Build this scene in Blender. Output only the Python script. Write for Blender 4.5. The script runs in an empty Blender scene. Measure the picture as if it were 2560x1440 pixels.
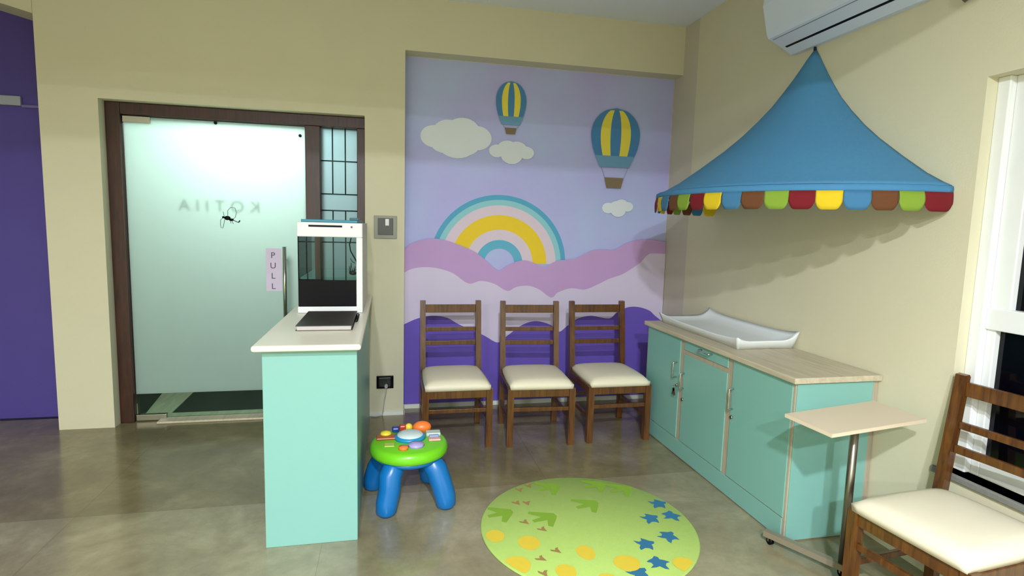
import bpy, bmesh, math, random
from mathutils import Vector, Matrix
random.seed(7)
C = bpy.context.scene.collection
S = bpy.context.scene
PI = math.pi

# ------------------------------------------------------------ camera
def look(yaw, pitch, roll):
    y, p, r = (math.radians(a) for a in (yaw, pitch, roll))
    f = Vector((math.sin(y)*math.cos(p), math.cos(y)*math.cos(p), math.sin(p)))
    x = Vector((math.cos(y), -math.sin(y), 0)); u = x.cross(f)
    x2 = math.cos(r)*x + math.sin(r)*u; u2 = -math.sin(r)*x + math.cos(r)*u
    return Matrix((x2, u2, -f)).transposed()
cd = bpy.data.cameras.new('camera'); cam = bpy.data.objects.new('camera', cd); C.objects.link(cam)
cd.sensor_width = 36; cd.sensor_fit = 'HORIZONTAL'; cd.lens = 36*1405.5/2560; cd.clip_start = .02
cam.matrix_world = Matrix.Translation((0, 0, 1.5)) @ look(12.481, -6.327, 1.533).to_4x4()
S.camera = cam

# ------------------------------------------------------------ world, lights, exposure
w = bpy.data.worlds.new('world'); S.world = w; w.use_nodes = True
w.node_tree.nodes['Background'].inputs[0].default_value = (.004, .006, .02, 1)
w.node_tree.nodes['Background'].inputs[1].default_value = 1
S.view_settings.view_transform = 'Standard'; S.view_settings.look = 'None'
S.view_settings.gamma = 1; S.view_settings.use_curve_mapping = False
S.view_settings.exposure = 0.16
def area(name, loc, size, power, color, rot=(0, 0, 0), sy=None):
    l = bpy.data.lights.new(name, 'AREA'); l.energy = power; l.color = color; l.size = size
    if sy: l.shape = 'RECTANGLE'; l.size_y = sy
    o = bpy.data.objects.new(name, l); o.location = loc; o.rotation_euler = rot; C.objects.link(o); return o
LC = (.95, 1, 1.09)
area('ceiling_lamp_or_fill', (0.0, -0.9, 3.02), .14, 200, LC, sy=.16)
area('ceiling_lamp_or_fill', (-.40, -2.5, 3.02), .16, 245, LC, sy=.18)
area('ceiling_lamp_or_fill', (-2.3, -4.4, 3.02), .7, 240, LC, sy=.5)  # added fill behind the camera, brightens cabinet front and right wall from the left
area('corridor_lamp_light', (-0.98, 5.25, 2.55), .45, 30, (.86, 1, .97), rot=(math.radians(-50), 0, 0), sy=.3)

# ------------------------------------------------------------ materials
def hx(h):
    h = h.lstrip('#'); v = [int(h[i:i+2], 16)/255 for i in (0, 2, 4)]
    return tuple(c/12.92 if c <= .04045 else ((c+.055)/1.055)**2.4 for c in v) + (1,)
def mat(name, col, rough=.6, metal=0, var=.06, scale=6, bump=0, bscale=60, col2=None, spec=.5, coat=0, trans=0):
    m = bpy.data.materials.new(name); m.use_nodes = True; nt = m.node_tree; b = nt.nodes['Principled BSDF']
    c = hx(col) if isinstance(col, str) else col
    b.inputs['Roughness'].default_value = rough; b.inputs['Metallic'].default_value = metal
    b.inputs['Specular IOR Level'].default_value = spec; b.inputs['Coat Weight'].default_value = coat
    b.inputs['Transmission Weight'].default_value = trans
    tc = nt.nodes.new('ShaderNodeTexCoord')
    n = nt.nodes.new('ShaderNodeTexNoise'); n.inputs['Scale'].default_value = scale; n.inputs['Detail'].default_value = 4
    nt.links.new(tc.outputs['Object'], n.inputs['Vector'])
    mx = nt.nodes.new('ShaderNodeMix'); mx.data_type = 'RGBA'
    c2 = hx(col2) if col2 else tuple(min(1, v*(1+var)) for v in c[:3]) + (1,)
    c1 = c if col2 else tuple(v*(1-var) for v in c[:3]) + (1,)
    mx.inputs['A'].default_value = c1; mx.inputs['B'].default_value = c2
    nt.links.new(n.outputs['Fac'], mx.inputs['Factor']); nt.links.new(mx.outputs['Result'], b.inputs['Base Color'])
    if bump:
        n2 = nt.nodes.new('ShaderNodeTexNoise'); n2.inputs['Scale'].default_value = bscale; n2.inputs['Detail'].default_value = 3
        nt.links.new(tc.outputs['Object'], n2.inputs['Vector'])
        bp = nt.nodes.new('ShaderNodeBump'); bp.inputs['Strength'].default_value = bump; bp.inputs['Distance'].default_value = .01
        nt.links.new(n2.outputs['Fac'], bp.inputs['Height']); nt.links.new(bp.outputs['Normal'], b.inputs['Normal'])
    return m
def wood(name, c1, c2, rough=.35, scale=4, stretch=(14, 14, 1.2), coat=0):
    m = bpy.data.materials.new(name); m.use_nodes = True; nt = m.node_tree; b = nt.nodes['Principled BSDF']
    b.inputs['Roughness'].default_value = rough; b.inputs['Coat Weight'].default_value = coat
    tc = nt.nodes.new('ShaderNodeTexCoord'); mp = nt.nodes.new('ShaderNodeMapping'); mp.inputs['Scale'].default_value = stretch
    n = nt.nodes.new('ShaderNodeTexNoise'); n.inputs['Scale'].default_value = scale; n.inputs['Detail'].default_value = 6; n.inputs['Distortion'].default_value = .6
    nt.links.new(tc.outputs['Object'], mp.inputs['Vector']); nt.links.new(mp.outputs['Vector'], n.inputs['Vector'])
    r = nt.nodes.new('ShaderNodeValToRGB'); r.color_ramp.elements[0].position = .3; r.color_ramp.elements[1].position = .7
    r.color_ramp.elements[0].color = hx(c1); r.color_ramp.elements[1].color = hx(c2)
    nt.links.new(n.outputs['Fac'], r.inputs['Fac']); nt.links.new(r.outputs['Color'], b.inputs['Base Color'])
    return m
def frosted(name, tint, clear=.04):
    m = bpy.data.materials.new(name); m.use_nodes = True; nt = m.node_tree; nt.nodes.clear()
    out = nt.nodes.new('ShaderNodeOutputMaterial'); tl = nt.nodes.new('ShaderNodeBsdfTranslucent'); df = nt.nodes.new('ShaderNodeBsdfDiffuse')
    gl = nt.nodes.new('ShaderNodeBsdfGlossy'); tr = nt.nodes.new('ShaderNodeBsdfTransparent')
    tl.inputs[0].default_value = hx(tint); df.inputs[0].default_value = hx(tint); gl.inputs['Roughness'].default_value = .35
    n = nt.nodes.new('ShaderNodeTexNoise'); n.inputs['Scale'].default_value = 5; tc = nt.nodes.new('ShaderNodeTexCoord')
    nt.links.new(tc.outputs['Object'], n.inputs['Vector'])
    a = nt.nodes.new('ShaderNodeMixShader'); a.inputs[0].default_value = .13
    nt.links.new(tl.outputs[0], a.inputs[1]); nt.links.new(df.outputs[0], a.inputs[2])
    b = nt.nodes.new('ShaderNodeMixShader'); b.inputs[0].default_value = .04
    nt.links.new(a.outputs[0], b.inputs[1]); nt.links.new(gl.outputs[0], b.inputs[2])
    c = nt.nodes.new('ShaderNodeMixShader')
    mt = nt.nodes.new('ShaderNodeMath'); mt.operation = 'MULTIPLY'; mt.inputs[1].default_value = clear*2
    nt.links.new(n.outputs['Fac'], mt.inputs[0]); nt.links.new(mt.outputs[0], c.inputs[0])
    nt.links.new(b.outputs[0], c.inputs[1]); nt.links.new(tr.outputs[0], c.inputs[2]); nt.links.new(c.outputs[0], out.inputs[0])
    return m
def glass(name, tint='#e8f6f0', ior=1.45):
    m = bpy.data.materials.new(name); m.use_nodes = True; nt = m.node_tree; nt.nodes.clear()
    out = nt.nodes.new('ShaderNodeOutputMaterial'); gl = nt.nodes.new('ShaderNodeBsdfGlossy'); tr = nt.nodes.new('ShaderNodeBsdfTransparent')
    fr = nt.nodes.new('ShaderNodeFresnel'); fr.inputs[0].default_value = ior
    tr.inputs[0].default_value = hx(tint); gl.inputs['Roughness'].default_value = .02; gl.inputs[0].default_value = (.9, .95, .93, 1)
    a = nt.nodes.new('ShaderNodeMixShader'); nt.links.new(fr.outputs[0], a.inputs[0])
    nt.links.new(tr.outputs[0], a.inputs[1]); nt.links.new(gl.outputs[0], a.inputs[2]); nt.links.new(a.outputs[0], out.inputs[0])
    return m
def floor_mat():
    m = bpy.data.materials.new('polished_stone'); m.use_nodes = True; nt = m.node_tree; b = nt.nodes['Principled BSDF']
    N = nt.nodes.new; L = nt.links.new
    tc = N('ShaderNodeTexCoord')
    n = N('ShaderNodeTexNoise'); n.inputs['Scale'].default_value = 2.2; n.inputs['Detail'].default_value = 8; n.inputs['Roughness'].default_value = .62; n.inputs['Distortion'].default_value = .5
    L(tc.outputs['Object'], n.inputs['Vector'])
    r = N('ShaderNodeValToRGB'); e = r.color_ramp.elements
    e[0].position = .3; e[0].color = hx('#7e765e'); e[1].position = .72; e[1].color = hx('#aba588')
    k = e.new(.52); k.color = hx('#948c70')
    L(n.outputs['Fac'], r.inputs['Fac'])
    br = N('ShaderNodeTexBrick'); br.offset = 0; br.inputs['Scale'].default_value = 1
    br.inputs['Brick Width'].default_value = 1.22; br.inputs['Row Height'].default_value = 1.22; br.inputs['Mortar Size'].default_value = .0018
    br.inputs['Color1'].default_value = (1, 1, 1, 1); br.inputs['Color2'].default_value = (.90, .89, .87, 1); br.inputs['Mortar'].default_value = (.72, .70, .66, 1)
    mp = N('ShaderNodeMapping'); mp.inputs['Location'].default_value = (.3, .61, 0); L(tc.outputs['Object'], mp.inputs['Vector']); L(mp.outputs['Vector'], br.inputs['Vector'])
    mx = N('ShaderNodeMix'); mx.data_type = 'RGBA'; mx.blend_type = 'MULTIPLY'; mx.inputs['Factor'].default_value = 1
    L(r.outputs['Color'], mx.inputs['A']); L(br.outputs['Color'], mx.inputs['B']); L(mx.outputs['Result'], b.inputs['Base Color'])
    n3 = N('ShaderNodeTexNoise'); n3.inputs['Scale'].default_value = 11; n3.inputs['Detail'].default_value = 6; n3.inputs['Roughness'].default_value = .7; L(tc.outputs['Object'], n3.inputs['Vector'])
    r3 = N('ShaderNodeValToRGB'); r3.color_ramp.elements[0].position = .32; r3.color_ramp.elements[0].color = (.80, .78, .74, 1); r3.color_ramp.elements[1].position = .66; r3.color_ramp.elements[1].color = (1.06, 1.06, 1.03, 1)
    L(n3.outputs['Fac'], r3.inputs['Fac'])
    m3 = N('ShaderNodeMix'); m3.data_type = 'RGBA'; m3.blend_type = 'MULTIPLY'; m3.inputs['Factor'].default_value = .75
    L(mx.outputs['Result'], m3.inputs['A']); L(r3.outputs['Color'], m3.inputs['B'])
    # base colour is darker and browner past a line towards the back wall
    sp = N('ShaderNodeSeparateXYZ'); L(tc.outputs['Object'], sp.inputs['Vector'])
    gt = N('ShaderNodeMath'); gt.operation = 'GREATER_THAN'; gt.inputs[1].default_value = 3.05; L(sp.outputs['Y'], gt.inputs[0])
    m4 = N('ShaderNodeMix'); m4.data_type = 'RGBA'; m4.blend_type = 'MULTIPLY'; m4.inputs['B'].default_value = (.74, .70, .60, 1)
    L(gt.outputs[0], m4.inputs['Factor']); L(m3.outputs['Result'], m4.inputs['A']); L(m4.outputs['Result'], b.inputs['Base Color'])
    n2 = N('ShaderNodeTexNoise'); n2.inputs['Scale'].default_value = 9; n2.inputs['Detail'].default_value = 5; L(tc.outputs['Object'], n2.inputs['Vector'])
    mr = N('ShaderNodeMapRange'); mr.inputs['To Min'].default_value = .10; mr.inputs['To Max'].default_value = .26
    L(n2.outputs['Fac'], mr.inputs['Value']); L(mr.outputs['Result'], b.inputs['Roughness']); b.inputs['Specular IOR Level'].default_value = .85
    return m

M = {}
M['beige'] = mat('beige_wall_paint', '#d2cdb0', .75, var=.03, scale=3, bump=.05, bscale=120)
M['greybeige'] = mat('grey_beige_wall_paint', '#c4bdac', .75, var=.03, scale=3)
M['ceil'] = mat('white_ceiling_paint', '#e2e8f2', .85, var=.02)
M['purplewall'] = mat('purple_wall_paint', '#4d4090', .6, var=.08, scale=5)
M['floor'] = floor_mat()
M['plinth'] = mat('white_plinth', '#d9dbd2', .5)
M['frame_wood'] = wood('brown_door_wood', '#28110a', '#45200f', .4)
M['chair_wood'] = wood('varnished_chair_wood', '#3f220c', '#6b4217', .34, coat=.3)
M['cushion'] = mat('cream_vinyl', '#e0d8bf', .5, var=.03, bump=.03, bscale=200)
M['teal'] = mat('pale_teal_laminate', '#7db2a8', .38, var=.02, scale=2)
M['band'] = wood('beige_edge_band', '#a49883', '#b3a791', .5)
M['slab'] = wood('light_wood_laminate', '#b4a98f', '#cabfa6', .42, scale=3, stretch=(14, 1.2, 14))
M['cream_top'] = mat('cream_laminate_top', '#e6e0cd', .35, var=.03, scale=4)
M['column_steel'] = mat('worn_steel', '#8f8b80', .32, 1, var=.1)
M['steel'] = mat('brushed_steel', '#b4b4ac', .25, 1, var=.05)
M['chrome'] = mat('chrome', '#cfd4d4', .1, 1, var=.02)
M['white_gloss'] = mat('white_plastic', '#e4e6e8', .3, var=.01)
M['black'] = mat('black_plastic', '#040409', .35, var=.1, spec=.12)
M['frost'] = frosted('frosted_glass', '#e6f6f0')
M['frost2'] = frosted('frosted_window_glass', '#c4d8dc', .02)
M['clear'] = glass('clear_glass', '#dcebe4', 1.2)
M['tank_glass'] = glass('tank_glass', '#fbfdfc', 1.15)
M['night'] = mat('black_night_glass', '#03030a', .06, var=.02, spec=.3)
M['blue_fabric'] = mat('blue_canopy_fabric', '#4583ac', .85, var=.06, scale=40, bump=.15, bscale=400)
M['rim_fabric'] = mat('blue_rim_fabric', '#417ea9', .85, var=.05, scale=30, bump=.1, bscale=300)
for k, v in dict(fl_red='#6e0515', fl_green='#7a982e', fl_brown='#623a1c', fl_yellow='#d0b517', fl_blue='#3a7199').items(): M[k] = mat(k.replace('fl_', 'felt_'), v, .9, var=.04, scale=40)
M['toy_blue'] = mat('toy_blue_plastic', '#0c68ac', .3, var=.03)
M['toy_green'] = mat('toy_green_plastic', '#6cc41c', .3, var=.04)
for k, v in dict(t_orange='#ef7a34', t_yellow='#ead43a', t_red='#b33a2a', t_navy='#1c3a8c', t_white='#c6d6d6', t_ring='#1e8cbc', t_lilac='#a79cd0', t_pink='#dba6a0', t_brick='#a54a22', t_pale='#b7c8bc', t_lime='#a5c04a').items(): M[k] = mat(k.replace('t_', 'toy_'), v, .35, var=.03)

# ------------------------------------------------------------ mesh builder
class MB:
    def __init__(s): s.bm = bmesh.new(); s.mi = 0; s.mats = []
    def use(s, m):
        if m not in s.mats: s.mats.append(m)
        s.mi = s.mats.index(m); return s
    def _new(s, faces, smooth=False):
        for f in faces: f.material_index = s.mi; f.smooth = smooth
    def box(s, x0, x1, y0, y1, z0, z1, bev=0, M4=None, seg=2):
        r = bmesh.ops.create_cube(s.bm, size=1); vs = r['verts']
        for v in vs: v.co = Vector((x0+(v.co.x+.5)*(x1-x0), y0+(v.co.y+.5)*(y1-y0), z0+(v.co.z+.5)*(z1-z0)))
        fs = set(f for v in vs for f in v.link_faces)
        if bev:
            r = bmesh.ops.bevel(s.bm, geom=list(set(e for v in vs for e in v.link_edges)), offset=bev, segments=seg, profile=.5, affect='EDGES')
            fs = set(r['faces']) | set(f for v in r['verts'] for f in v.link_faces); vs = list(set(v for f in fs for v in f.verts))
        s._new(fs)
        if M4:
            for v in vs: v.co = M4 @ v.co
        return s
    def prism(s, pts, axis, a, b, smooth=False):
        """polygon pts (2d) extruded along axis from a to b. axis x:(y,z) y:(x,z) z:(x,y)"""
        def P(p, t): return {'x': (t, p[0], p[1]), 'y': (p[0], t, p[1]), 'z': (p[0], p[1], t)}[axis]
        A = [s.bm.verts.new(P(p, a)) for p in pts]; B = [s.bm.verts.new(P(p, b)) for p in pts]
        n = len(pts); fs = [s.bm.faces.new(A), s.bm.faces.new(B[::-1])]
        s._new(fs); q = [s.bm.faces.new((A[i], B[i], B[(i+1) % n], A[(i+1) % n])) for i in range(n)]; s._new(q, smooth)
        return s
    def tube(s, path, rad, seg=12, cap=True, flat=None):
        path = [Vector(p) for p in path]; n = len(path); rings = []
        rads = rad if isinstance(rad, (list, tuple)) else [rad]*n
        up = None
        for i, p in enumerate(path):
            d = (path[min(i+1, n-1)]-path[max(i-1, 0)]).normalized()
            if up is None: up = Vector((0, 0, 1)) if abs(d.z) < .9 else Vector((1, 0, 0))
            a = d.cross(up).normalized(); b = a.cross(d).normalized(); up = b
            rings.append([s.bm.verts.new(p + rads[i]*(math.cos(2*PI*k/seg)*a + math.sin(2*PI*k/seg)*b)) for k in range(seg)])
        fs = []
        for i in range(n-1):
            for k in range(seg): fs.append(s.bm.faces.new((rings[i][k], rings[i][(k+1) % seg], rings[i+1][(k+1) % seg], rings[i+1][k])))
        s._new(fs, True)
        if cap: s._new([s.bm.faces.new(rings[0][::-1]), s.bm.faces.new(rings[-1])])
        return s
    def lathe(s, prof, c=(0, 0, 0), seg=32, sx=1, sy=1):
        rings = []; c = Vector(c)
        for r, z in prof:
            if r < 1e-6: rings.append([s.bm.verts.new(c+Vector((0, 0, z)))])
            else: rings.append([s.bm.verts.new(c+Vector((sx*r*math.cos(2*PI*k/seg), sy*r*math.sin(2*PI*k/seg), z))) for k in range(seg)])
        fs = []
        for A, B in zip(rings, rings[1:]):
            for k in range(seg):
                a = [A[k % len(A)], A[(k+1) % len(A)], B[(k+1) % len(B)], B[k % len(B)]]
                u = []
                for v in a:
                    if v not in u: u.append(v)
                if len(u) > 2: fs.append(s.bm.faces.new(u))
        s._new(fs, True); return s
    def ball(s, c, r, sx=1, sy=1, sz=1, seg=20):
        n = 12; return s.lathe([(r*math.sin(PI*i/n), -r*sz*math.cos(PI*i/n)) for i in range(n+1)], c, seg, sx, sy)
    def build(s, name, m, parent=None):
        bmesh.ops.recalc_face_normals(s.bm, faces=s.bm.faces)
        me = bpy.data.meshes.new(name); s.bm.to_mesh(me); s.bm.free()
        for x in (s.mats or [m]): me.materials.append(M[x] if isinstance(x, str) else x)
        o = bpy.data.objects.new(name, me); C.objects.link(o)
        if parent is not None:
            root = parent; off = Vector((0, 0, 0))
            while root is not None: off += Vector(root.location); root = root.parent
            me.transform(Matrix.Translation(-off)); o.parent = parent
        return o
def thing(name, label, cat, loc=(0, 0, 0), group=None):
    o = bpy.data.objects.new(name, None); o.empty_display_size = .1; C.objects.link(o); o.location = loc
    o['label'] = label; o['category'] = cat
    if group: o['group'] = group
    return o
def tag(o, label, cat, group=None):
    o['label'] = label; o['category'] = cat
    if group: o['group'] = group
    return o
def origin(o, loc):
    o.data.transform(Matrix.Translation(-Vector(loc))); o.location = loc; return o
def struct(o): o['kind'] = 'structure'; return o
def arc(c, r, a0, a1, n, ry=None):
    ry = ry or r
    return [(c[0]+r*math.cos(math.radians(a0+(a1-a0)*i/n)), c[1]+ry*math.sin(math.radians(a0+(a1-a0)*i/n))) for i in range(n+1)]

# ------------------------------------------------------------ the room
D, DM, R, H = 4.367, 4.513, 2.356, 3.139      # door wall, mural wall, right wall, ceiling
XL, YB = -3.6, -6.5
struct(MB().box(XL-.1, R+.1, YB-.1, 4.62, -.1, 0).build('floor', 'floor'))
struct(MB().box(XL-.1, R+.1, YB-.1, 7.1, H, H+.1).build('ceiling', 'ceil'))
b = MB()
b.box(-2.24, -1.895, D, 4.7, 0, H); b.box(-1.895, -.172, D, 4.7, 2.272, H); b.box(-.172, .118, D, 4.7, 0, H)
b.box(.118, R, D, 4.7, 2.76, H); b.box(.118, R+.1, DM, 4.7, 0, 2.76)
struct(b.build('wall_back', 'beige'))
# right wall with the window opening (y .35..1.885, z .53..2.147)
b = MB(); T = 2.62
b.box(R, T, 1.885, 4.15, 0, H); b.box(R, T, YB, .30, 0, H); b.box(R, T, .30, 1.885, 0, .50); b.box(R, T, .30, 1.885, 2.147, H)
struct(b.build('wall_right', 'beige'))
struct(MB().box(R, T, 4.15, 4.7, 0, H).build('trim_1', 'greybeige'))
struct(MB().box(XL-.1, XL, YB, 4.67, 0, H).build('wall_left', 'beige'))
struct(MB().box(XL-.1, T, YB-.1, YB, 0, H).build('wall_front', 'beige'))
struct(MB().box(XL, -2.24, 4.67, 4.75, 0, H).build('wall_alcove', 'purplewall'))
struct(MB().prism([(-2.24, 2.775), (-3.6, 3.12), (-3.6, H), (-2.24, H)], 'y', 4.36, 4.67).build('trim_2', 'beige'))
struct(MB().box(XL, R, .81, 1.1, 2.69, H).build('trim_3', 'beige'))        # ceiling beam above the camera
struct(MB().box(.118, R, DM-.008, DM, 0, .042).build('baseboard_mural', 'plinth'))
struct(MB().box(-.172, .122, D-.008, D, 0, .032).box(.118, .126, D-.008, DM-.008, 0, .032).build('baseboard_pillar', 'plinth'))
# corridor behind the frosted door
struct(MB().box(-3.2, 1.2, 4.62, 7.1, -.1, 0).build('floor_corridor', mat('dark_green_stone', '#151a15', .5, col2='#2a2f28', scale=9)))
b = MB(); b.box(-3.3, 1.3, 7.1, 7.2, 0, H); b.box(-3.3, -3.2, 4.75, 7.1, 0, H); b.box(1.2, 1.3, 4.75, 7.1, 0, H)
struct(b.build('wall_corridor', mat('pale_grey_corridor_paint', '#c9d4cf', .8)))
struct(MB().prism([(-1.80, 4.63), (-1.62, 4.63), (-1.64, 5.35), (-1.90, 5.35)], 'z', 0, .006).build('trim_4', 'slab'))   # pale stone strip in the corridor floor
struct(MB().box(-1.64, -.60, 4.395, 4.60, 0, .016, .004).build('trim_5', 'slab'))   # door sill

# ---- door frame, door, side window
b = MB()
b.box(-1.893, -1.803, 4.447, 4.56, 0, 2.27, .004); b.box(-1.803, -.174, 4.447, 4.56, 2.19, 2.27, .004)
b.box(-.600, -.496, 4.447, 4.56, 0, 2.19, .004); b.box(-.232, -.174, 4.447, 4.56, 0, 2.19, .004)
b.box(-.496, -.232, 4.455, 4.55, 0, .92, .004)
struct(b.build('trim_6', 'frame_wood'))
door = bpy.data.objects.new('door_1', None); C.objects.link(door); door.location = (-1.80, 4.486, 0); struct(door)
MB().box(-1.795, -.606, 4.480, 4.492, .205, 2.182).build('frosted_pane', 'frost', door)
MB().box(-1.795, -.606, 4.480, 4.492, .022, .205).build('clear_pane', 'clear', door)
MB().box(-1.80, -1.625, 4.470, 4.502, 2.140, 2.186, .003).build('top_hinge_fitting', 'steel', door)
MB().box(-1.80, -1.60, 4.468, 4.504, .006, .05, .003).build('bottom_hinge_fitting', 'steel', door)
for x, z in ((-1.207, 2.172), (-.637, 2.116)):
    MB().tube([(x, 4.470, z), (x, 4.502, z)], .011, 10).build('glass_bolt', 'black', door)
hb = MB().tube([(-.752, 4.425, .70), (-.752, 4.425, 1.30)], .014, 14).tube([(-.745, 4.547, .70), (-.745, 4.547, 1.30)], .014, 14).build('door_handle', 'steel', door)
b = MB()
for z in (.80, 1.20): b.tube([(-.752, 4.425, z), (-.752, 4.48, z)], .009, 10).tube([(-.745, 4.492, z), (-.745, 4.547, z)], .009, 10)
b.build('mount', 'steel', hb)
def letters(name, txt, size, loc, rotx, m, parent, mirror=False, ext=.0006):
    cu = bpy.data.curves.new('t', 'FONT'); cu.body = txt; cu.size = size; cu.extrude = ext; cu.align_x = 'CENTER'; cu.align_y = 'CENTER'; cu.space_line = 1.25; cu.space_character = 1.6 if mirror else 1
    t = bpy.data.objects.new('t', cu); C.objects.link(t); bpy.context.view_layer.update()
    me = bpy.data.meshes.new_from_object(t.evaluated_get(bpy.context.evaluated_depsgraph_get())); bpy.data.objects.remove(t)
    mm = Matrix.Translation(loc) @ Matrix.Rotation(rotx, 4, 'X') @ Matrix.Diagonal((-1 if mirror else 1, 1, 1, 1))
    me.transform(mm)
    root = parent; off = Vector((0, 0, 0))
    while root is not None: off += Vector(root.location); root = root.parent
    me.transform(Matrix.Translation(-off)); me.materials.clear(); me.materials.append(m)
    o = bpy.data.objects.new(name, me); C.objects.link(o); o.parent = parent; return o
ps = MB().box(-.892, -.782, 4.4788, 4.4799, .965, 1.285).build('pull_sticker', mat('lilac_sticker', '#d9cbe4', .6), door); ps['label'] = 'lilac sticker reading PULL'
letters('lettering', 'P\nU\nL\nL', .062, (-.842, 4.4783, 1.115), PI/2, mat('grey_ink', '#4b4658', .6), ps)
letters('lettering', "KOTIIA", .115, (-1.195, 4.4955, 1.585), PI/2, mat('faint_grey_letters', '#93a29c', .7), door, True)
ob = thing('wire_ornament', 'small dark tangle with thin wire loops stuck on the frosted glass door', 'ornament', (-1.14, 4.47, 1.50))
b = MB().ball((-1.145, 4.468, 1.50), .017, 1.3, .6, .9); b.ball((-1.118, 4.468, 1.488), .012, 1.4, .6, .8); b.ball((-1.172, 4.468, 1.505), .009, 1, .6, .9); b.build('body', 'black', ob)
b = MB(); wr = .0016
b.tube([(-1.172, 4.466, 1.503), (-1.190, 4.466, 1.485), (-1.192, 4.466, 1.45), (-1.188, 4.466, 1.428), (-1.178, 4.466, 1.425), (-1.170, 4.466, 1.45), (-1.163, 4.466, 1.49)], wr, 6)
b.tube([(-1.142, 4.466, 1.51), (-1.140, 4.466, 1.555), (-1.120, 4.466, 1.578), (-1.092, 4.466, 1.575), (-1.082, 4.466, 1.54), (-1.092, 4.466, 1.505), (-1.115, 4.466, 1.49)], wr, 6)
b.tube([(-1.11, 4.466, 1.49), (-1.09, 4.466, 1.478), (-1.072, 4.466, 1.470)], wr*1.6, 6); b.tube([(-1.06, 4.466, 1.485), (-1.070, 4.466, 1.470)], .004, 8)
b.tube([(-1.128, 4.466, 1.485), (-1.12, 4.466, 1.462)], wr, 6); b.tube([(-1.115, 4.466, 1.482), (-1.105, 4.466, 1.458)], wr, 6); b.tube([(-1.165, 4.466, 1.51), (-1.172, 4.466, 1.545)], wr, 6)
b.build('wire_loops', 'black', ob)

win = bpy.data.objects.new('window_1', None); C.objects.link(win); win.location = (-.364, 4.52, .92); struct(win)
MB().box(-.494, -.234, 4.520, 4.526, .925, 2.186).build('frosted_pane', 'frost2', win)
b = MB(); g = .0045
for z in (1.947, 1.701, 1.578, 1.338, 1.11): b.tube([(-.496, 4.50, z), (-.232, 4.50, z)], g, 8)
for x in (-.412, -.320):
    b.tube([(x, 4.50, 2.19), (x, 4.50, 1.701)], g, 8); b.tube([(x, 4.50, 1.578), (x, 4.50, .92)], g, 8)
b.build('window_grille', mat('dark_green_iron', '#1c2b2a', .5), win)

# ---- right window
win = bpy.data.objects.new('window_2', None); C.objects.link(win); win.location = (2.44, 1.1, .53); struct(win)
fx0, fx1 = 2.44, 2.50; y0, y1 = .30, 1.885
b = MB()
b.box(fx0-.03, fx1, 1.835, y1, .50, 2.147, .004)           # outer jamb
b.box(fx0, fx1, 1.755, 1.835, 1.17, 2.147, .004); b.box(fx0, fx1, 1.80, 1.835, .50, 1.17, .004); b.box(fx0, fx1, y0, .38, .50, 2.147, .004)
b.box(fx0, fx1, y0, 1.755, 2.06, 2.147, .004); b.box(fx0-.012, fx1, y0, 1.835, 1.125, 1.215, .004); b.box(fx0, fx1, y0, 1.80, .50, .575, .004); b.box(fx0, fx1, 1.03, 1.10, .575, 2.06, .004)
b.build('window_frame', mat('white_window_frame', '#e3e6e4', .35), win)
MB().box(2.468, 2.476, .38, 1.80, .575, 1.13).box(2.468, 2.476, .38, 1.755, 1.21, 2.06).build('glass_pane', 'night', win)
MB().box(R-.015, 2.44, y0-.03, 1.93, .472, .50, .004).build('window_sill', mat('dark_granite', '#6c6d68', .5, col2='#858580', scale=60), win)

# ------------------------------------------------------------ mural (painted panel on the recessed wall)
def hills(pts, z0=.04):
    # smooth the traced outline with a Catmull-Rom pass
    out = []
    for i in range(len(pts)-1):
        p0, p1, p2, p3 = pts[max(i-1, 0)], pts[i], pts[i+1], pts[min(i+2, len(pts)-1)]
        for k in range(4):
            t = k/4
            out.append(tuple(.5*(2*p1[j]+(p2[j]-p0[j])*t+(2*p0[j]-5*p1[j]+4*p2[j]-p3[j])*t*t+(3*p1[j]-p0[j]-3*p2[j]+p3[j])*t**3) for j in (0, 1)))
    out.append(pts[-1]); return out
x0, x1 = .120, R-.003
mb = MB(); lay = [DM-.0008]
def poly(m, pts, z0=None):
    lay[0] -= .0005
    mb.use(m)
    if z0 is not None:
        # strip of quads down to z0
        A = [mb.bm.verts.new((p[0], lay[0], p[1])) for p in pts]; B = [mb.bm.verts.new((p[0], lay[0], z0)) for p in pts]
        mb._new([mb.bm.faces.new((A[i], A[i+1], B[i+1], B[i])) for i in range(len(pts)-1)])
    else: mb._new([mb.bm.faces.new([mb.bm.verts.new((p[0], lay[0], p[1])) for p in pts])])
def ring(m, c, r0, r1, a0, a1, n=40, cut=None):
    lay[0] -= .0005; mb.use(m)
    def P(r, a): a = math.radians(a); return (c[0]+r*math.cos(a), lay[0], c[1]+r*math.sin(a)*.98)
    V = [[mb.bm.verts.new(P(r, a0+(a1-a0)*i/n)) for r in (r0, r1)] for i in range(n+1)]
    mb._new([mb.bm.faces.new((V[i][0], V[i+1][0], V[i+1][1], V[i][1])) for i in range(n)])
sky = bpy.data.materials.new('mural_sky'); sky.use_nodes = True; nt = sky.node_tree; bs = nt.nodes['Principled BSDF']; bs.inputs['Roughness'].default_value = .7
tc = nt.nodes.new('ShaderNodeTexCoord'); nz = nt.nodes.new('ShaderNodeTexNoise'); nz.inputs['Scale'].default_value = 1.6; nz.inputs['Detail'].default_value = 5
nt.links.new(tc.outputs['Object'], nz.inputs['Vector']); rp = nt.nodes.new('ShaderNodeValToRGB')
rp.color_ramp.elements[0].position = .35; rp.color_ramp.elements[0].color = hx('#b5b0ea'); rp.color_ramp.elements[1].position = .65; rp.color_ramp.elements[1].color = hx('#b2bfea')
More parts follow.
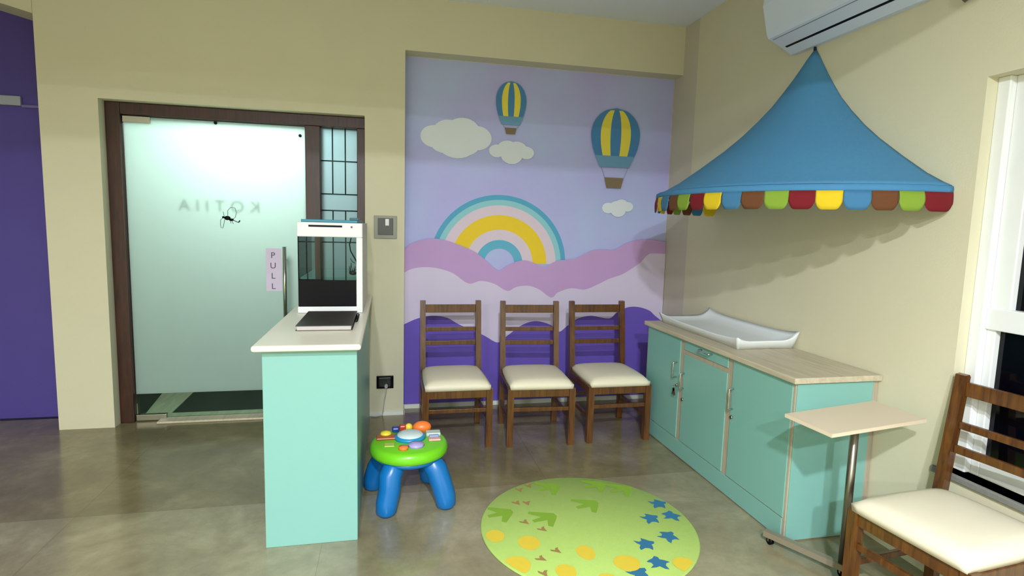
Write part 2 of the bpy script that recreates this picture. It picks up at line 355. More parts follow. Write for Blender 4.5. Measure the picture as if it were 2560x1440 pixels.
nt.links.new(nz.outputs['Fac'], rp.inputs['Fac']); nt.links.new(rp.outputs['Color'], bs.inputs['Base Color'])
M['m_sky'] = sky
for k, v in dict(m_cloud='#dde4ec', m_pink='#bf9bcf', m_white='#d3c8e2', m_purple='#6852b8', m_teal='#4581b6', m_teal2='#6a9cc2', m_yel='#e8d84c', m_rby='#eccb25', m_rbb='#5fb0d0', m_rbb2='#8fcbd6', m_rbp='#dccadb', m_bask='#7c6b52', m_rope='#8f8ba6', m_rbd='#55a6cc').items():
    M[k] = mat(k.replace('m_', 'mural_'), v, .7, var=.04, scale=4)
mb.use('m_sky'); mb.box(x0, x1, DM-.0008, DM-.0002, .042, 2.757)
# rainbow: nested bands, ends hidden by the hills
rc = (.872, 1.19)
rcx = .885
for m_, ra, rb in (('m_rbd', .52, .565), ('m_rbb2', .475, .525), ('m_rbp', .40, .48), ('m_rby', .275, .40), ('m_rbp', .195, .28), ('m_rbb', .125, .195)):
    ring(m_, (rcx, 1.19), ra, rb, 0, 180)
def cloud(cx, cz, w, h, lobes):
    for lx, lz, lr in lobes:
        poly('m_cloud', arc((cx+lx*w, cz+lz*h), lr*w, 0, 360, 28, lr*w*.8)[:-1])
cloud(.525, 2.18, .56, .25, ((-.32, -.02, .19), (-.12, .12, .22), (.08, .17, .24), (.0, -.12, .3), (.28, 0, .21), (.12, -.2, .2), (-.18, -.16, .2)))
cloud(.965, 2.09, .37, .17, ((-.33, 0, .17), (-.1, .12, .22), (.12, .1, .22), (.33, -.02, .17), (.0, -.16, .24)))
cloud(1.893, 1.672, .28, .13, ((-.3, -.02, .2), (-.02, .02, .25), (.12, .18, .22), (.32, .1, .18), (.02, -.16, .24)))
def balloon(cx, zt, w, h, zb):
    # envelope from zt down h, half width w/2; basket bottom zb
    def hw(t):    # t 0 top .. 1 neck
        return (w/2)*(math.sin(math.acos(1-t/.45)) if t < .45 else math.cos((t-.45)/.55*1.02)**.8)
    ts = [i/28 for i in range(29)]
    poly('m_teal', [(cx-hw(t), zt-h*t) for t in ts]+[(cx+hw(t), zt-h*t) for t in ts[::-1]][:-1])
    for sgn in (-1, 1):
        a = [(cx+sgn*hw(t)*.62, zt-h*t) for t in ts if .01 < t < .84]; c = [(cx+sgn*hw(t)*.22, zt-h*t) for t in ts if .01 < t < .84]
        poly('m_yel', a+c[::-1])
    poly('m_teal2', [(cx-hw(.82)*1.0, zt-h*.82), (cx+hw(.82)*1.0, zt-h*.82), (cx+hw(1)*1.02, zt-h*1.02), (cx-hw(1)*1.02, zt-h*1.02)])
    bw = w*.20; bz = zb+w*.20
    for sgn in (-1, 1):
        poly('m_rope', [(cx+sgn*hw(1)*.95, zt-h), (cx+sgn*hw(1)*.95+.004, zt-h), (cx+sgn*bw+.004, bz), (cx+sgn*bw, bz)])
    poly('m_bask', [(cx-bw, bz), (cx+bw, bz), (cx+bw*.75, zb), (cx-bw*.75, zb)])
balloon(.95, 2.634, .245, .33, 2.225); balloon(1.845, 2.486, .43, .47, 1.835)
pink = [(x0, 1.292), (.192, 1.346), (.317, 1.38), (.433, 1.372), (.562, 1.332), (.682, 1.28), (.77, 1.216), (.872, 1.135), (.938, 1.164), (1.016, 1.203), (1.094, 1.218), (1.174, 1.199), (1.267, 1.162), (1.335, 1.201), (1.404, 1.225), (1.509, 1.232), (1.591, 1.266), (1.672, 1.307), (1.779, 1.32), (1.876, 1.316), (1.971, 1.369), (2.068, 1.4), (2.178, 1.413), (x1, 1.394)]
white = [(x0, 1.108), (.183, 1.14), (.287, 1.155), (.404, 1.142), (.511, 1.105), (.632, 1.025), (.73, 1.047), (.841, 1.026), (.954, .965), (1.032, .999), (1.135, 1.008), (1.227, .977), (1.334, .909), (1.391, .954), (1.507, .989), (1.627, .978), (1.745, 1.024), (1.84, 1.07), (1.948, 1.105), (2.032, 1.152), (2.127, 1.217), (2.186, 1.281), (2.248, 1.294), (x1, 1.29)]
purp = [(x0, .696), (.228, .743), (.344, .764), (.463, .747), (.561, .691), (.694, .634), (.784, .588), (.886, .535), (.964, .59), (1.076, .673), (1.19, .712), (1.295, .694), (1.367, .658), (1.415, .618), (1.484, .668), (1.577, .731), (1.697, .753), (1.856, .728), (1.927, .78), (2.024, .824), (2.124, .826), (2.226, .796), (2.286, .748), (x1, .70)]
poly('m_pink', hills(pink), .042); poly('m_white', hills(white), .042); poly('m_purple', hills(purp), .042)
mur = mb.build('wall_mural', 'm_sky'); origin(mur, (1.24, DM, 0))
tag(mur, 'painted mural of purple sky, rainbow, clouds and two balloons on recessed wall', 'mural')

# ------------------------------------------------------------ wall plates
t = thing('switch_plate', 'grey square switch plate on the beige pillar beside the mural', 'switch', (-.022, D, 1.46))
MB().box(-.106, .062, D-.012, D, 1.377, 1.548, .003).build('plate', mat('grey_plate', '#8d8e80', .4), t)
MB().box(-.078, .034, D-.017, D-.012, 1.405, 1.53, .002).build('switch_module', mat('dark_grey_module', '#45463f', .4), t)
MB().box(-.024, .004, D-.023, D-.017, 1.475, 1.525, .002).build('toggle', 'white_gloss', t)
t = thing('wall_socket', 'black power socket low on the beige pillar', 'socket', (-.022, D, .27))
MB().box(-.088, .041, D-.012, D, .218, .318, .003).build('plate', 'black', t)
MB().box(-.070, .020, D-.015, D-.012, .232, .304, .002).build('socket_face', mat('dark_socket', '#1f211c', .3), t)
t = thing('power_plug', 'grey plug and hanging cord in the black low socket', 'plug', (-.015, D-.03, .25))
MB().tube([(-.015, D-.0155, .245), (-.015, D-.05, .242)], [.016, .012], 12).build('plug_body', mat('grey_plug', '#a7aaa4', .4), t)
MB().tube([(-.015, D-.048, .240), (-.019, D-.055, .20), (-.030, D-.04, .13), (-.037, D-.03, .06), (-.045, D-.03, .012), (-.09, D-.035, .006), (-.13, D-.03, .006)], .004, 8).build('cord', mat('pale_cord', '#b9bcae', .5), t)
t = thing('wall_bracket', 'white bar with a thin rail on the purple alcove wall', 'bracket', (-2.6, 4.67, 2.25))
MB().box(-2.98, -2.49, 4.645, 4.67, 2.235, 2.30, .006).build('bar', mat('pale_grey_bar', '#9aa0ac', .5), t)
MB().box(-2.49, -2.244, 4.655, 4.67, 2.225, 2.245, .003).build('rail', mat('lilac_grey_rail', '#6d66a0', .5), t)

# ------------------------------------------------------------ chairs
def make_chair(label, group):
    t = thing('wooden_chair', label, 'chair', (0, 0, 0), group)
    hw, fy, by = .214, -.225, .235
    for s in (-1, 1):
        # front leg tapers slightly
        b = MB(); b.prism([(s*hw-.021, fy-.021), (s*hw+.021, fy-.021), (s*hw+.021, fy+.021), (s*hw-.021, fy+.021)], 'z', 0, .405); b.build('leg', 'chair_wood', t)
    for s in (-1, 1):
        b = MB(); x = s*(hw-.008)
        prof = [(.215, 0), (.252, 0), (.245, .43), (.300, .925), (.292, .935), (.268, .932), (.205, .43), (.208, .25)]
        prof = [(y, z) for y, z in prof]
        b.prism(prof, 'x', x-.020, x+.020); b.build('back_post', 'chair_wood', t)
    b = MB(); b.box(-hw+.02, hw-.02, fy-.013, fy+.013, .345, .400, .003); b.box(-hw+.02, hw-.02, by-.014, by+.008, .345, .40, .003)
    for s in (-1, 1): b.box(s*hw-.012, s*hw+.012, fy+.02, by-.02, .345, .400, .003)
    b.build('seat_frame', 'chair_wood', t)
    b = MB(); b.box(-hw+.02, hw-.02, fy-.009, fy+.009, .245, .272, .002); b.build('stretcher', 'chair_wood', t)
    b = MB(); b.box(-hw+.02, hw-.02, by-.010, by+.006, .20, .228, .002); b.build('stretcher', 'chair_wood', t)
    for s in (-1, 1):
        b = MB(); b.box(s*hw-.009, s*hw+.009, fy+.02, by-.015, .165, .192, .002); b.build('stretcher', 'chair_wood', t)
    for z0, z1 in ((.845, .905), (.708, .738), (.605, .638)):
        yy = .235+(((z0+z1)/2)-.43)/.495*.055
        b = MB(); b.box(-hw+.028, hw-.028, yy-.010, yy+.010, z0, z1, .003); b.build('backrest_rail', 'chair_wood', t)
    # cushion
    b = MB(); nx, ny = 16, 16; X0, X1, Y0, Y1 = -.222, .222, -.255, .232; top = {}; bot = {}
    for i in range(nx+1):
        for j in range(ny+1):
            u, v = i/nx*2-1, j/ny*2-1
            e = (1-abs(u)**5)*(1-abs(v)**5)
            uu, vv = u, v
            wv = 1-.05*max(0, v)    # narrower at the back
            # rounded corners
            kx = uu*(1-.012*abs(vv)**6); ky = vv*(1-.012*abs(uu)**6)
            x = (X0+X1)/2+kx*(X1-X0)/2*wv; y = (Y0+Y1)/2+ky*(Y1-Y0)/2
            top[i, j] = b.bm.verts.new((x, y, .432+.036*e**.42+.011*(1-u*u)*(1-v*v)))
            if i in (0, nx) or j in (0, ny): bot[i, j] = b.bm.verts.new((x*.985, y*.985, .401))
    fs = [b.bm.faces.new((top[i, j], top[i+1, j], top[i+1, j+1], top[i, j+1])) for i in range(nx) for j in range(ny)]
    edge = [(i, 0) for i in range(nx)]+[(nx, j) for j in range(ny)]+[(i, ny) for i in range(nx, 0, -1)]+[(0, j) for j in range(ny, 0, -1)]
    for k in range(len(edge)):
        a, c = edge[k], edge[(k+1) % len(edge)]; fs.append(b.bm.faces.new((top[a], bot[a], bot[c], top[c])))
    fs.append(b.bm.faces.new([bot[e] for e in edge])); b._new(fs, True)
    b.build('seat_cushion', 'cushion', t)
    return t
def dup(root, label, group):
    r = root.copy(); C.objects.link(r); r['label'] = label
    if group: r['group'] = group
    elif 'group' in r: del r['group']
    for ch in list(root.children):
        c = ch.copy(); C.objects.link(c); c.parent = r
    return r
G = 'matching wooden chairs with cream seats'
ch0 = make_chair('leftmost wooden chair with cream seat against the mural, behind the toy table', G)
ch1 = dup(ch0, 'middle of the three wooden chairs lined up against the mural', G)
ch2 = dup(ch0, 'right hand wooden chair against the mural, next to the teal cabinet', G)
ch3 = dup(ch0, 'near wooden chair with cream seat by the window, cut by the picture edge', G)
for c, (x, y, r) in ((ch0, (.455, 3.865, 0)), (ch1, (1.035, 3.825, -3)), (ch2, (1.592, 3.825, 0))):
    c.location = (x, y, 0); c.rotation_euler = (0, 0, math.radians(r))
ch3.location = (2.085, 1.605, 0); ch3.rotation_euler = (0, 0, math.radians(-84.5))

# ------------------------------------------------------------ counter, tank, book
t = thing('reception_counter', 'tall narrow pale teal counter with cream top standing before the glass door', 'counter', (-.34, 3.4, 0))
MB().box(-.545, -.139, 2.608, 4.34, 0, .928, .002).build('body', 'teal', t)
b = MB().box(-.578, -.118, 2.545, 4.355, .928, .956, .012, seg=3); b.build('countertop', 'cream_top', t)
t = thing('fish_tank', 'white framed glass tank with black lower panel on the teal counter', 'tank', (-.335, 3.85, .956))
X0, X1, Y0, Y1, Z0, Z1 = -.518, -.150, 3.45, 4.20, .957, 1.490
b = MB()
b.box(X0, X1, Y0, Y0+.028, 1.405, Z1, .006); b.box(X1-.036, X1, Y0, Y0+.028, Z0, 1.405, .004); b.box(X0, X1-.03, Y0, Y0+.028, Z0, .995, .004)
b.build('front_frame', 'white_gloss', t)
MB().box(X1-.008, X1, Y0+.028, Y1, Z0, Z1, .003).build('side_panel', mat('pale_side_panel', '#cfd0c6', .45), t)
MB().box(X0+.004, X1-.008, Y0+.028, Y1, Z0, Z0+.02).build('base', 'black', t)
MB().box(X0+.004, X0+.009, Y0+.004, Y1, Z0+.02, Z1-.02).box(X0+.009, X1-.036, Y0+.008, Y0+.013, .995, 1.405).box(X0+.009, X1-.008, Y1-.006, Y1, Z0+.02, Z1-.02).build('glass_wall', 'tank_glass', t)
MB().box(X0+.006, X1-.037, Y0+.002, Y0+.007, .995, 1.152).build('black_panel', 'black', t)
MB().box(X0+.012, X1-.012, Y0+.04, Y1-.02, 1.145, 1.165).build('water_line', glass('murky_water', '#f4f9f5', 1.08), t)
l = MB().box(X0+.02, X1-.03, Y0+.03, Y1, Z1, 1.506, .003).build('lid', mat('teal_lid', '#2c8aa0', .4), t)
MB().box(X1-.09, X1-.035, Y0+.25, Y0+.45, 1.506, 1.522, .004).build('lid_knob', mat('dark_teal', '#3d6f78', .4), l)
MB().box(X0+.065, X1-.115, Y0-.003, Y0+.004, 1.463, 1.474, .001).build('vent_slot', 'black', t)
MB().tube([(X1-.062, Y0-.003, 1.466), (X1-.062, Y0+.004, 1.466)], .006, 10).build('button', mat('dark_button', '#55504e', .4), t)
b = MB(); yy = Y0+.12
b.tube([(-.222, yy, 1.40), (-.232, yy, 1.36), (-.226, yy, 1.32), (-.205, yy+.01, 1.28), (-.19, yy+.02, 1.25)], .0035, 8)
b.tube([(-.228, yy, 1.275), (-.216, yy, 1.255), (-.20, yy, 1.245)], .002, 6)
b.build('cable', 'black', t)
b = MB()
for i in range(16):
    a = random.uniform(0, PI); l_ = random.uniform(.02, .06); x = -.215+random.uniform(-.02, .02); z = 1.185
    b.tube([(x, yy+random.uniform(-.03, .03), z), (x+math.cos(a)*l_*.6, yy, z+.01+math.sin(a)*l_)], [.002, .001], 5)
b.ball((-.212, yy, 1.185), .018, 1.3, 1, .7); b.build('pump_and_plant', mat('dark_weed', '#101816', .5), t)
t = thing('closed_book', 'flat dark covered book with pale page edges lying in front of the tank', 'book', (-.31, 3.1, .956))
MB().box(-.440, -.182, 2.885, 3.355, .9595, .9785, .002).build('pages', mat('pale_page_edges', '#b9b4ae', .6), t)
MB().box(-.447, -.176, 2.89, 3.362, .9785, .982, .001).box(-.447, -.176, 2.89, 3.362, .9565, .9595, .001).build('cover', mat('dark_brown_cover', '#2c2623', .45), t)
MB().tube([(-.170+.008*math.cos(q/8*2*PI), 3.10+q*.0035, .968+.010*math.sin(q/8*2*PI)) for q in range(65)], .0018, 6).build('spiral_binding', 'black', t)

# ------------------------------------------------------------ teal cabinet on the right
CX = 1.881; t = thing('storage_cabinet', 'long low pale teal cabinet with light wood top along the right wall', 'cabinet', (2.1, 3.0, 0))
MB().box(CX+.006, 2.350, 2.244, 3.800, .0, .795, .002).build('carcass', 'band', t)
MB().box(1.862, 2.353, 2.222, 3.822, .795, .824, .004).build('countertop', 'slab', t)
b = MB().box(CX, CX+.006, 2.262, 3.795, .006, .112, .001); b.build('plinth', 'teal', t)
MB().box(CX+.012, 2.318, 2.238, 2.244, .006, .790, .001).build('side_panel', 'teal', t)
def pull(name, cx, cy, cz, L, vertical, par):
    b = MB(); a = L/2; o = .028
    if vertical: p = [(cx, cy, cz-a), (cx-o, cy, cz-a), (cx-o, cy, cz-a+.004), (cx-o, cy, cz+a-.004), (cx-o, cy, cz+a), (cx, cy, cz+a)]
    else: p = [(cx, cy-a, cz), (cx-o, cy-a, cz), (cx-o, cy-a+.004, cz), (cx-o, cy+a-.004, cz), (cx-o, cy+a, cz), (cx, cy+a, cz)]
    b.tube(p, .005, 8); return b.build(name, 'chrome', par)
def lock(cy, cz, par):
    return MB().tube([(CX, cy, cz), (CX-.009, cy, cz)], .010, 14).tube([(CX-.009, cy, cz), (CX-.0095, cy, cz)], .0035, 8).build('lock', 'steel', par)
d1 = MB().box(CX, CX+.006, 3.312, 3.782, .118, .790, .0015).build('door', 'teal', t)
pull('handle', CX, 3.345, .575, .10, True, d1); lk = lock(3.300+.028, .475, d1)
d2 = MB().box(CX, CX+.006, 2.782, 3.262, .118, .700, .0015).build('door', 'teal', t)
pull('handle', CX, 3.245, .525, .10, True, d2); lock(3.246, .402, d2)
d3 = MB().box(CX, CX+.006, 2.258, 2.732, .118, .790, .0015).build('door', 'teal', t)
pull('handle', CX, 2.712, .572, .115, True, d3); lock(2.712, .467, d3)
dr = MB().box(CX, CX+.006, 2.782, 3.262, .730, .790, .0015).build('drawer', 'teal', t)
pull('handle', CX, 3.0, .772, .115, False, dr)
kb = thing('key_bunch', 'small bunch of keys hanging from the far cabinet door lock', 'keys', (CX-.012, 3.328, .475))
b = MB(); kx = CX-.014
b.tube([(CX-.0095, 3.328, .475), (kx-.014, 3.328, .475)], .003, 6)
b.tube([(kx-.01, 3.328+.012*math.sin(q/10*2*PI), .464+.012*math.cos(q/10*2*PI)) for q in range(11)], .0013, 6)
b.build('key_ring', 'steel', kb)
b = MB()
for a in (-.45, -.1, .35):
    mm = Matrix.Translation((kx-.01, 3.328, .455)) @ Matrix.Rotation(a, 4, 'X')
    b.box(-.001, .001, -.004, .004, -.05, 0, 0, mm); b.box(-.001, .001, -.010, .010, -.018, 0, 0, mm)
b.build('keys', mat('dull_brass_keys', '#6f6a52', .35, .9), kb)

# ------------------------------------------------------------ changing tray
b = MB(); nx, ny = 22, 40; tx0, tx1, ty0, ty1 = 1.945, 2.350, 2.80, 3.76; top = {}; bot = {}
for i in range(nx+1):
    for j in range(ny+1):
        u, v = i/nx*2-1, j/ny*2-1          # u across (x), v along (y)
        ex, ey = max(0, (abs(u)-.55)/.45), max(0, (abs(v)-.78)/.22)
        e = 1-(1-ex**2)*(1-ey**2)
        corner = (abs(u)**6)*(abs(v)**6)
        z = .850+.026*e+.024*(abs(u)**3)*(abs(v)**4)*ex+(.030*(abs(u)**4) if u > 0 else .0)
        kx = u*(1-.05*(1-abs(v)**8)*(abs(u)**8)); ky = v*(1-.02*(1-u*u))
        x = (tx0+tx1)/2+kx*(tx1-tx0)/2; y = (ty0+ty1)/2+ky*(ty1-ty0)/2
        top[i, j] = b.bm.verts.new((x, y, z)); sh = .80+.12*(1-e)
        bot[i, j] = b.bm.verts.new(((tx0+tx1)/2+(x-(tx0+tx1)/2)*(.90 if e > .5 else .96), (ty0+ty1)/2+(y-(ty0+ty1)/2)*(.95 if e > .5 else .975), .8255))
fs = []
for i in range(nx):
    for j in range(ny):
        fs.append(b.bm.faces.new((top[i, j], top[i+1, j], top[i+1, j+1], top[i, j+1]))); fs.append(b.bm.faces.new((bot[i, j], bot[i, j+1], bot[i+1, j+1], bot[i+1, j])))
lip = {}
edge = [(i, 0) for i in range(nx)]+[(nx, j) for j in range(ny)]+[(i, ny) for i in range(nx, 0, -1)]+[(0, j) for j in range(ny, 0, -1)]
for e in edge: lip[e] = b.bm.verts.new(top[e].co+Vector((0, 0, -.008)))
for k in range(len(edge)):
    a, c = edge[k], edge[(k+1) % len(edge)]
    fs.append(b.bm.faces.new((top[a], lip[a], lip[c], top[c]))); fs.append(b.bm.faces.new((lip[a], bot[a], bot[c], lip[c])))
b._new(fs, True)
o = b.build('changing_tray', mat('white_tray_plastic', '#e3e8e8', .4, var=.01)); origin(o, (2.15, 3.3, .825))
tag(o, 'white moulded baby changing tray lying on the teal cabinet top', 'tray')

# ------------------------------------------------------------ overbed trolley
t = thing('tray_trolley', 'small cream topped tray table on one steel column beside the near chair', 'trolley', (1.955, 1.965, 0))
q = [(1.669, 2.037), (2.235, 2.145), (2.245, 1.887), (1.687, 1.792)]
b = MB(); b.prism(q, 'z', .712, .727); b.build('tray_top', mat('cream_trolley_top', '#d8c8ae', .45, var=.02), t)
MB().tube([(1.957, 1.958, .055), (1.957, 1.958, .712)], .017, 18).build('column', 'column_steel', t)
MB().box(1.90, 2.01, 1.92, 1.995, .704, .712).build('mount_plate', 'steel', t)
def bar(a, c, w, z0, z1, name):
    a = Vector((*a, 0)); c = Vector((*c, 0)); d = (c-a).normalized(); n = Vector((-d.y, d.x, 0))*w/2
    b = MB(); b.prism([(p.x, p.y) for p in (a+n, c+n, c-n, a-n)], 'z', z0, z1); return b.build(name, mat('grey_beige_steel', '#8f8672', .4, .3), t)
bar((1.795, 2.262), (1.965, 1.925), .034, .035, .062, 'base_bar')
bar((1.975, 1.975), (1.905, 1.715), .030, .035, .060, 'base_bar')
for x, y in ((1.808, 2.236), (1.912, 1.745), (1.957, 1.955)):
    c = MB().tube([(x-.009, y, .017), (x+.009, y, .017)], .017, 16).build('caster', 'black', t)
    MB().box(x-.013, x+.013, y-.004, y+.004, .017, .036).build('fork', 'steel', c)

# ------------------------------------------------------------ air conditioner
t = thing('air_conditioner', 'white split air conditioner high on the right wall above the blue canopy', 'air conditioner', (R, 2.6, 2.54))
prof = [(R, 2.548), (2.32, 2.545), (2.262, 2.578), (2.163, 2.62), (2.150, 2.645), (2.112, 2.80), (2.118, 2.835), (2.14, 2.85), (R, 2.85)]
MB().prism(prof, 'y', 2.08, 3.03).build('housing', mat('blue_white_plastic', '#d2ddee', .45, var=.01), t)
def slit(p, n, w, y0, y1, name, m):
    b = MB(); d = Vector((p[1][0]-p[0][0], p[1][1]-p[0][1])).normalized(); nn = Vector((-d.y, d.x))
    if nn.y > 0: nn = -nn
    A = [(p[0][0]-nn.x*.002, p[0][1]-nn.y*.002), (p[1][0]-nn.x*.002, p[1][1]-nn.y*.002), (p[1][0]+nn.x*.0012, p[1][1]+nn.y*.0012), (p[0][0]+nn.x*.0012, p[0][1]+nn.y*.0012)]
    b.prism(A, 'y', y0, y1); return b.build(name, m, t)
slit([(2.268, 2.5755), (2.255, 2.581)], 0, 0, 2.12, 3.0, 'outlet_slot', 'black')
slit([(2.182, 2.612), (2.1785, 2.6135)], 0, 0, 2.10, 3.01, 'panel_seam', mat('grey_seam', '#6f7a86', .6))
MB().box(2.20, 2.24, 2.075, 2.081, 2.70, 2.74).build('side_clip', 'white_gloss', t)
o = MB().tube([(R+.0, 2.025, 2.56), (R-.03, 2.02, 2.545), (R-.04, 2.005, 2.50), (R-.03, 1.99, 2.475), (R-.02, 1.97, 2.49), (R-.02, 1.955, 2.55), (R-.0, 1.95, 2.60)], .009, 10).build('drain_hose', mat('brown_hose', '#5f5140', .6))
origin(o, (R, 1.99, 2.5)); tag(o, 'thin brown hose looping out of the right wall near the air conditioner', 'hose')

# ------------------------------------------------------------ canopy
CY, A_, B_ = 2.868, .895, .812
t = thing('wall_canopy', 'blue fabric half tent canopy with coloured scalloped edge on the right wall', 'canopy', (R, CY, 1.6))
prof = [(.006, 2.535), (.045, 2.486), (.08, 2.436), (.125, 2.375), (.178, 2.309), (.25, 2.225), (.334, 2.145), (.44, 2.055), (.548, 1.976), (.708, 1.873), (.854, 1.785), (.95, 1.738), (.99, 1.722)]
b = MB(); n = 64; rows = []; Rw = R-.002
for r, z in prof:
    rows.append([b.bm.verts.new((Rw-(B_-.0)*r*math.sin(PI*k/n)*(1-.02*math.sin(PI*k/n*1)), CY-A_*r*math.cos(PI*k/n), z)) for k in range(n+1)])
b._new([b.bm.faces.new((a[k], a[k+1], c[k+1], c[k])) for a, c in zip(rows, rows[1:]) for k in range(n)], True)
o = b.build('canopy_roof', 'blue_fabric', t); md = o.modifiers.new('thick', 'SOLIDIFY'); md.thickness = .003; md.offset = -1
def el(s): return (Rw-B_*math.sin(s), CY-A_*math.cos(s))
b = MB(); n = 96; rows = []
for r, z in ((.985, 1.7225), (1.0, 1.716), (1.002, 1.70), (1.0, 1.685)):
    rows.append([b.bm.verts.new((Rw-B_*r*math.sin(PI*k/n), CY-A_*r*math.cos(PI*k/n), z)) for k in range(n+1)])
b._new([b.bm.faces.new((a[k], a[k+1], c[k+1], c[k])) for a, c in zip(rows, rows[1:]) for k in range(n)], True)
o = b.build('rim_band', 'rim_fabric', t); md = o.modifiers.new('thick', 'SOLIDIFY'); md.thickness = .004; md.offset = -1
MB().tube([(Rw-B_*.975*math.sin(PI*k/40), CY-A_*.975*math.cos(PI*k/40), 1.70) for k in range(41)], .006, 8).build('hoop', 'white_gloss', t)
# flap boundaries along the rim
ths = [i*PI/720 for i in range(721)]; acc = [0]
for i in range(720):
    a, c = el(ths[i]), el(ths[i+1]); acc.append(acc[-1]+math.hypot(a[0]-c[0], a[1]-c[1]))
tot = acc[-1]
def at(s):
    for i in range(720):
        if acc[i+1] >= s: return ths[i]+(ths[i+1]-ths[i])*(s-acc[i])/(acc[i+1]-acc[i])
    return PI
NF = 25; bounds = [0, .136]+[.136+(tot-.136)*i/(NF-1) for i in range(1, NF)]
cyc = ['fl_red', 'fl_green', 'fl_brown', 'fl_blue', 'fl_yellow']
for f in range(NF):
    s0, s1 = bounds[f], bounds[f+1]; n = 14; b = MB(); rows = []
    for i in range(n+1):
        u = i/n; th = at(s0+(s1-s0)*u*.985+.001); q_ = abs(2*u-1)
        drop = .083*(1-.42*max(0, (q_-.45)/.55)**2.6)
        col = []
        for k in range(5):
            v = k/4; fl = 1+.010*math.sin(v*2.2)*(1 if f % 2 else .3)
            col.append(b.bm.verts.new((Rw-B_*fl*math.sin(th)-.0005*(f % 2), CY-A_*fl*math.cos(th), 1.690-drop*v)))
        rows.append(col)
    b._new([b.bm.faces.new((rows[i][k], rows[i+1][k], rows[i+1][k+1], rows[i][k+1])) for i in range(n) for k in range(4)], True)
    o = b.build('scallop_flap', cyc[f % 5], t); md = o.modifiers.new('thick', 'SOLIDIFY'); md.thickness = .0025; md.offset = -1
MB().tube([(R-.005, CY, 2.53), (R-.012, CY-.004, 2.552), (R-.004, CY-.014, 2.565)], [.009, .006, .003], 8).build('hanging_loop', mat('dark_navy_cord', '#161d30', .8), t)

# ------------------------------------------------------------ toy activity table
tx, ty = .112, 2.985
t = thing('toy_activity_table', 'round green and blue plastic baby activity table beside the counter', 'toy', (tx, ty, 0))
MB().lathe([(0, .264), (.190, .264), (.204, .272), (.208, .290), (.206, .308), (.198, .323), (.184, .330), (.0, .333)], (tx, ty, 0), 48).build('tabletop', 'toy_green', t)
MB().lathe([(0, .228), (.15, .228), (.178, .242), (.190, .264), (0, .265)], (tx, ty, 0), 48).build('base_ring', 'toy_blue', t)
for dx, dy in ((-.120, -.165), (.190, -.130), (-.195, .145), (.125, .190)):
    L = math.hypot(dx, dy); ux, uy = dx/L, dy/L
    p = [(tx+ux*.10, ty+uy*.10, .25), (tx+ux*.135, ty+uy*.135, .238), (tx+ux*.17, ty+uy*.17, .198), (tx+ux*(L-.03), ty+uy*(L-.03), .13), (tx+ux*(L-.005), ty+uy*(L-.005), .06), (tx+ux*L, ty+uy*L, .018), (tx+ux*L, ty+uy*L, .0)]
    MB().tube(p, [.048, .056, .059, .057, .056, .053, .038], 18).build('leg', 'toy_blue', t)
P = lambda x, y: (x, y, .331)
def tb(name, m, f): o = MB(); f(o); return o.build(name, m, t)
tb('drum_ring', 't_ring', lambda o: o.lathe([(0, 0), (.084, 0), (.082, .016), (.070, .019), (0, .019)], P(.118, 3.012), 36))
tb('drum_dome', 't_white', lambda o: o.lathe([(.070, .018), (.066, .026), (.045, .034), (0, .038)], P(.118, 3.012), 36))
tb('orange_roller', 't_orange', lambda o: o.ball((.188, 3.118, .350), .046, 1.15, .8, .75))
tb('yellow_knob', 't_yellow', lambda o: o.lathe([(0, 0), (.026, 0), (.031, .010), (.026, .022), (0, .028)], P(-.012, 3.062), 24))
tb('yellow_button', 't_yellow', lambda o: o.ball((.115, 3.14, .345), .022, 1, .9, 1))
tb('brick_lever', 't_brick', lambda o: o.box(-.062, .048, 2.995, 3.055, .331, .343, .005))
tb('navy_block', 't_navy', lambda o: o.box(.022, .062, 3.10, 3.14, .331, .358, .008))
tb('red_block', 't_red', lambda o: o.box(.062, .10, 3.12, 3.155, .331, .362, .008))
tb('pale_book', 't_pale', lambda o: o.box(.205, .285, 3.01, 3.065, .331, .352, .006))
tb('picture_page', 't_pink', lambda o: o.box(.215, .280, 2.945, 2.985, .331, .342, .004))
tb('picture_window', mat('toy_periwinkle', '#8b9cc8', .4), lambda o: o.box(.220, .272, 2.985, 3.008, .331, .348, .004))
tb('lilac_key', 't_lilac', lambda o: o.lathe([(0, 0), (.044, 0), (.042, .014), (0, .020)], P(.145, 2.893), 8))
tb('orange_button', 't_orange', lambda o: o.lathe([(0, 0), (.026, 0), (.024, .014), (0, .018)], P(.078, 2.862), 20))
tb('lime_slider', 't_lime', lambda o: o.box(-.020, .035, 2.895, 2.945, .331, .338, .004))

# ------------------------------------------------------------ round rug
rx, ry, rr = .985, 2.535, .538
mb = MB(); mb.use(mat('lime_rug_pile', '#a9c565', .95, var=.05, scale=30, bump=.3, bscale=500))
mb.lathe([(0, .001), (rr, .001), (rr+.002, .006), (rr-.004, .011), (0, .012)], (rx, ry, 0), 96)
h = [.0121]
mg = mat('rug_leaf_green', '#7fa52c', .95, var=.05, scale=30); my = mat('rug_yellow', '#d9bf38', .95, var=.05, scale=30); mblu = mat('rug_blue', '#2a6d92', .95, var=.05, scale=30); mre = mat('rug_rust', '#9c7a45', .95, var=.05, scale=30)
def flat(m, pts):
    h[0] += .00003; mb.use(m); pts = [p for p in pts]
    def inside(p):
        d = math.hypot(p[0]-rx, p[1]-ry)
        return p if d < rr-.008 else (rx+(p[0]-rx)*(rr-.008)/d, ry+(p[1]-ry)*(rr-.008)/d)
    mb._new([mb.bm.faces.new([mb.bm.verts.new((*inside(p), h[0])) for p in pts])])
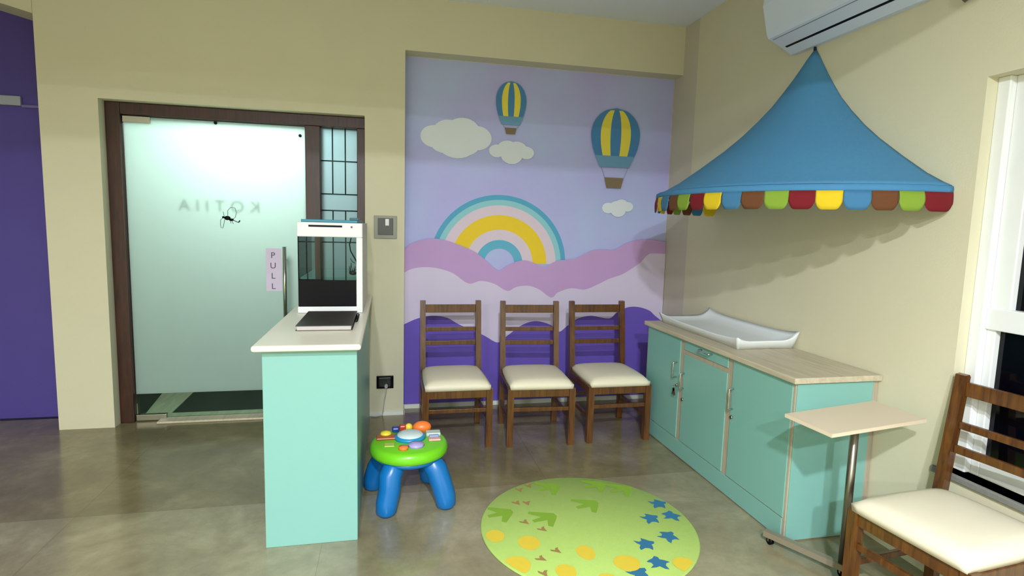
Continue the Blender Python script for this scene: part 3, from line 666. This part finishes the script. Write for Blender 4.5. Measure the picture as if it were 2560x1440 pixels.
def rot(pts, c, a, s):
    a = math.radians(a); return [(c[0]+s*(x*math.cos(a)-y*math.sin(a)), c[1]+s*(x*math.sin(a)+y*math.cos(a))) for x, y in pts]
foot = [(.55, .20), (.52, -.12), (.40, -.78), (.18, -.72), (.12, -.22), (-.45, -.52), (-.56, -.34), (-.16, .0), (-.80, .20), (-.78, .40), (.02, .42), (.38, .44)]
for x, y, a in ((.905, 2.96, 5), (1.180, 2.945, 5), (1.055, 2.735, 10), (.79, 2.64, 10), (.575, 2.72, 5), (1.31, 2.875, 5)): flat(mg, rot(foot, (x, y), a-28, .112))
star = [(.52, .05), (.34, .18), (.24, .34), (.10, .50), (.02, .30), (-.14, .26), (-.34, .44), (-.30, .18), (-.22, .02), (-.40, -.16), (-.44, -.34), (-.16, -.26), (.0, -.34), (.08, -.52), (.22, -.30), (.28, -.12), (.44, -.10)]
for x, y, a in ((1.327, 2.537, 20), (1.450, 2.544, 70), (1.337, 2.364, 40), (1.194, 2.321, 10), (1.188, 2.169, 80), (1.065, 2.115, 30), (1.44, 2.675, 10)): flat(mblu, rot(star, (x, y), a, .105))
for x, y, s, e in ((.506, 2.511, .045, 1.2), (.653, 2.426, .052, 1.15), (.56, 2.265, .06, 1.1), (.892, 2.304, .042, 1.4), (.757, 2.18, .045, 1.2), (1.047, 2.194, .06, 1.0), (1.30, 2.14, .05, 1.1), (.916, 2.10, .04, 1)):
    flat(my, [(x+s*math.cos(k/16*PI)*(1+.04*math.sin(k*.59)), y+s*e*math.sin(k/16*PI)) for k in range(32)])
tri = [(.1, -.5), (.3, .1), (.5, .3), (.2, .35), (0, .15), (-.3, .5), (-.35, .25), (-.2, .0)]
for x, y, a in ((.727, 2.955, 0), (.79, 2.995, 10), (.679, 2.809, 20), (.733, 2.8, 0), (.676, 2.608, 30), (.747, 2.527, 30), (.761, 2.339, 30), (.675, 2.289, 40), (.657, 2.184, 10)): flat(mre, rot(tri, (x, y), a, .055))
o = mb.build('round_rug', 'cushion'); origin(o, (rx, ry, 0))
tag(o, 'round lime green rug with yellow, blue and leaf shaped prints on the stone floor', 'rug')
